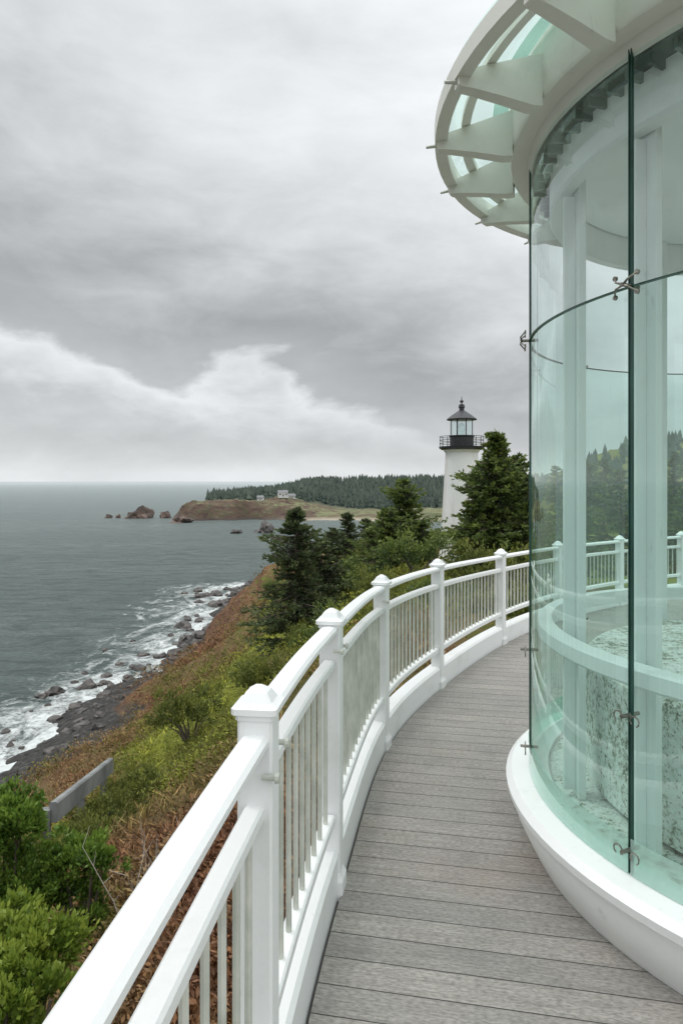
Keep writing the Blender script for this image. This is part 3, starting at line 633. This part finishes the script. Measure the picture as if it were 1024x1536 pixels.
for i in range(9):
    for z,kd in ((.653,1),(-.78,0),(-1.23,0)):
        m=MB(); fitting(m,R(205.9)+i*step,z,kd); m.build('glass_fitting' if kd else 'glass_hook',M['metal'],pv,True)
for i in range(22):
    a=R(189+16.3636*i); t_=.034; prof=[(1.394,1.430),(1.43,1.430),(1.55,1.456),(1.66,1.476),(1.712,1.482),(1.722,1.490),(1.722,1.532),(1.70,1.545),(1.60,1.572),(1.394,1.630)]
    ca,sa=math.cos(a),math.sin(a); n=len(prof)
    def tk(r_): return t_*(1-.25*(r_-1.39)/.33)
    vs=[(r_*ca-s_*tk(r_)*sa,r_*sa+s_*tk(r_)*ca,z) for s_ in(-1,1) for r_,z in prof]
    fs=[tuple(range(n)),tuple(range(n,2*n))[::-1]]+[(j,(j+1)%n,n+(j+1)%n,n+j) for j in range(n)]
    m=MB().add(vs,fs); fn=m.build('canopy_rib',M['cream'],pv)
    MB().tube([(1.72*ca,1.72*sa,1.508),(1.77*ca,1.77*sa,1.504)],[.008,.006],6).build('rib_tip',M['steel'],fn)
MB().lathe([(1.675,1.520),(1.73,1.518),(1.733,1.580),(1.675,1.597)],120,closed=True).build('canopy_ring',M['cream'],pv)
MB().lathe([(1.575,1.582),(1.615,1.572),(1.615,1.597),(1.575,1.609)],120,closed=True).build('canopy_purlin',M['cream'],pv)
MB().lathe([(1.39,1.708),(1.72,1.605)],120).build('canopy_glass',M['canopy'],pv,True)
MB().lathe([(1.40,1.692),(1.47,1.672)],120).build('canopy_flashing',M['strip'],pv)
# ---------------------------------------------------------------- world, sun, camera
w=bpy.data.worlds.new('World'); S.world=w; w.use_nodes=True; T=w.node_tree; T.nodes.clear()
k=N.__new__(N); k.t=T; k.m=None
out=k.n('ShaderNodeOutputWorld'); bg=k.n('ShaderNodeBackground')
tc=k.n('ShaderNodeTexCoord').outputs['Generated']; sx=k.n('ShaderNodeSeparateXYZ'); k.l(tc,sx.inputs[0])
X_,Y_,Z_=sx.outputs
zp=k.math('MAXIMUM',Z_,0.0); den=k.math('ADD',zp,.55)
cv=k.n('ShaderNodeCombineXYZ'); k.l(k.math('DIVIDE',X_,den),cv.inputs[0]); k.l(k.math('DIVIDE',Y_,den),cv.inputs[1]); k.l(k.math('MULTIPLY',zp,1.4),cv.inputs[2])
n1=k.noise(2.2,9,vec=cv.outputs[0],rough=.52,dist=.35); n2=k.noise(5.5,9,vec=cv.outputs[0],rough=.58,stretch=(1,1,1.8),dist=.3); n3=k.noise(1.1,3,vec=cv.outputs[0])
c1=k.math('SUBTRACT',n1,.5); c2=k.math('SUBTRACT',n2,.5); c3=k.math('SUBTRACT',n3,.5)
zt=k.math('ADD',zp,k.math('MULTIPLY',X_,.30))
zt=k.math('ADD',zt,k.math('ADD',k.math('MULTIPLY',c1,.32),k.math('MULTIPLY',c2,.10)))
zt=k.math('ADD',k.math('MULTIPLY',zt,.8),.2)
def q(v): return v*.8+.2
g1=k.ramp(zt,[(q(-.12),.76),(q(-.04),.62),(q(.02),.62),(q(.06),.74),(q(.092),.82),(q(.118),.50),(q(.16),.44),(q(.22),.50),(q(.31),.66),(q(.42),.80),(q(.75),1.0)])
band=k.ramp(zp,[(0,.82),(.012,.80),(.03,.70),(.06,.62),(.10,.66)])
g1=k.mix(k.mr(zp,.03,.11),band,g1)
v=k.math('ADD',g1,k.math('ADD',k.math('MULTIPLY',c2,k.mr(zp,0,.12,.20,.30)),k.math('MULTIPLY',c3,.20)))
v=k.math('ADD',v,k.math('MULTIPLY',c1,.18))
v=k.math('ADD',v,k.math('MULTIPLY',k.math('MULTIPLY',X_,zp),.35))
v=k.math('ADD',v,k.mr(zp,.58,1.0,0.0,1.4))
v=k.math('ADD',v,k.math('MULTIPLY',k.mr(Y_,.1,-.6,0.0,.25),1.0))
v=k.math('MINIMUM',k.math('MAXIMUM',v,.36),3.0)
cc=k.n('ShaderNodeCombineXYZ'); k.l(k.math('MULTIPLY',v,.97),cc.inputs[0]); k.l(k.math('MULTIPLY',v,1.006),cc.inputs[1]); k.l(k.math('MULTIPLY',v,1.025),cc.inputs[2])
sky=k.n('ShaderNodeTexSky',sky_type='NISHITA'); sky.sun_disc=False; sky.sun_elevation=R(50); sky.sun_rotation=R(-60)
skym=k.mix(1,sky.outputs[0],(.1,.1,.1),'MULTIPLY')
fin=k.mix(.97,skym,cc.outputs[0])
k.l(fin,bg.inputs[0]); bg.inputs[1].default_value=1.0; k.l(bg.outputs[0],out.inputs[0])
sd=bpy.data.lights.new('sun','SUN'); sd.energy=1.0; sd.angle=R(25); sd.color=(1,.97,.93); so=bpy.data.objects.new('sun',sd); COL.objects.link(so)
az=R(-60); el=R(50); dv=Vector((math.sin(az)*math.cos(el),math.cos(az)*math.cos(el),math.sin(el))); so.rotation_euler=dv.to_track_quat('Z','Y').to_euler()
cam=bpy.data.cameras.new('camera'); co=bpy.data.objects.new('camera',cam); COL.objects.link(co); co.rotation_euler=(R(90),0,0)
cam.lens=24; cam.sensor_width=36; cam.shift_y=-.03; cam.clip_start=.05; cam.clip_end=100000; S.camera=co
S.view_settings.view_transform='Standard'; S.view_settings.look='None'; S.view_settings.exposure=0
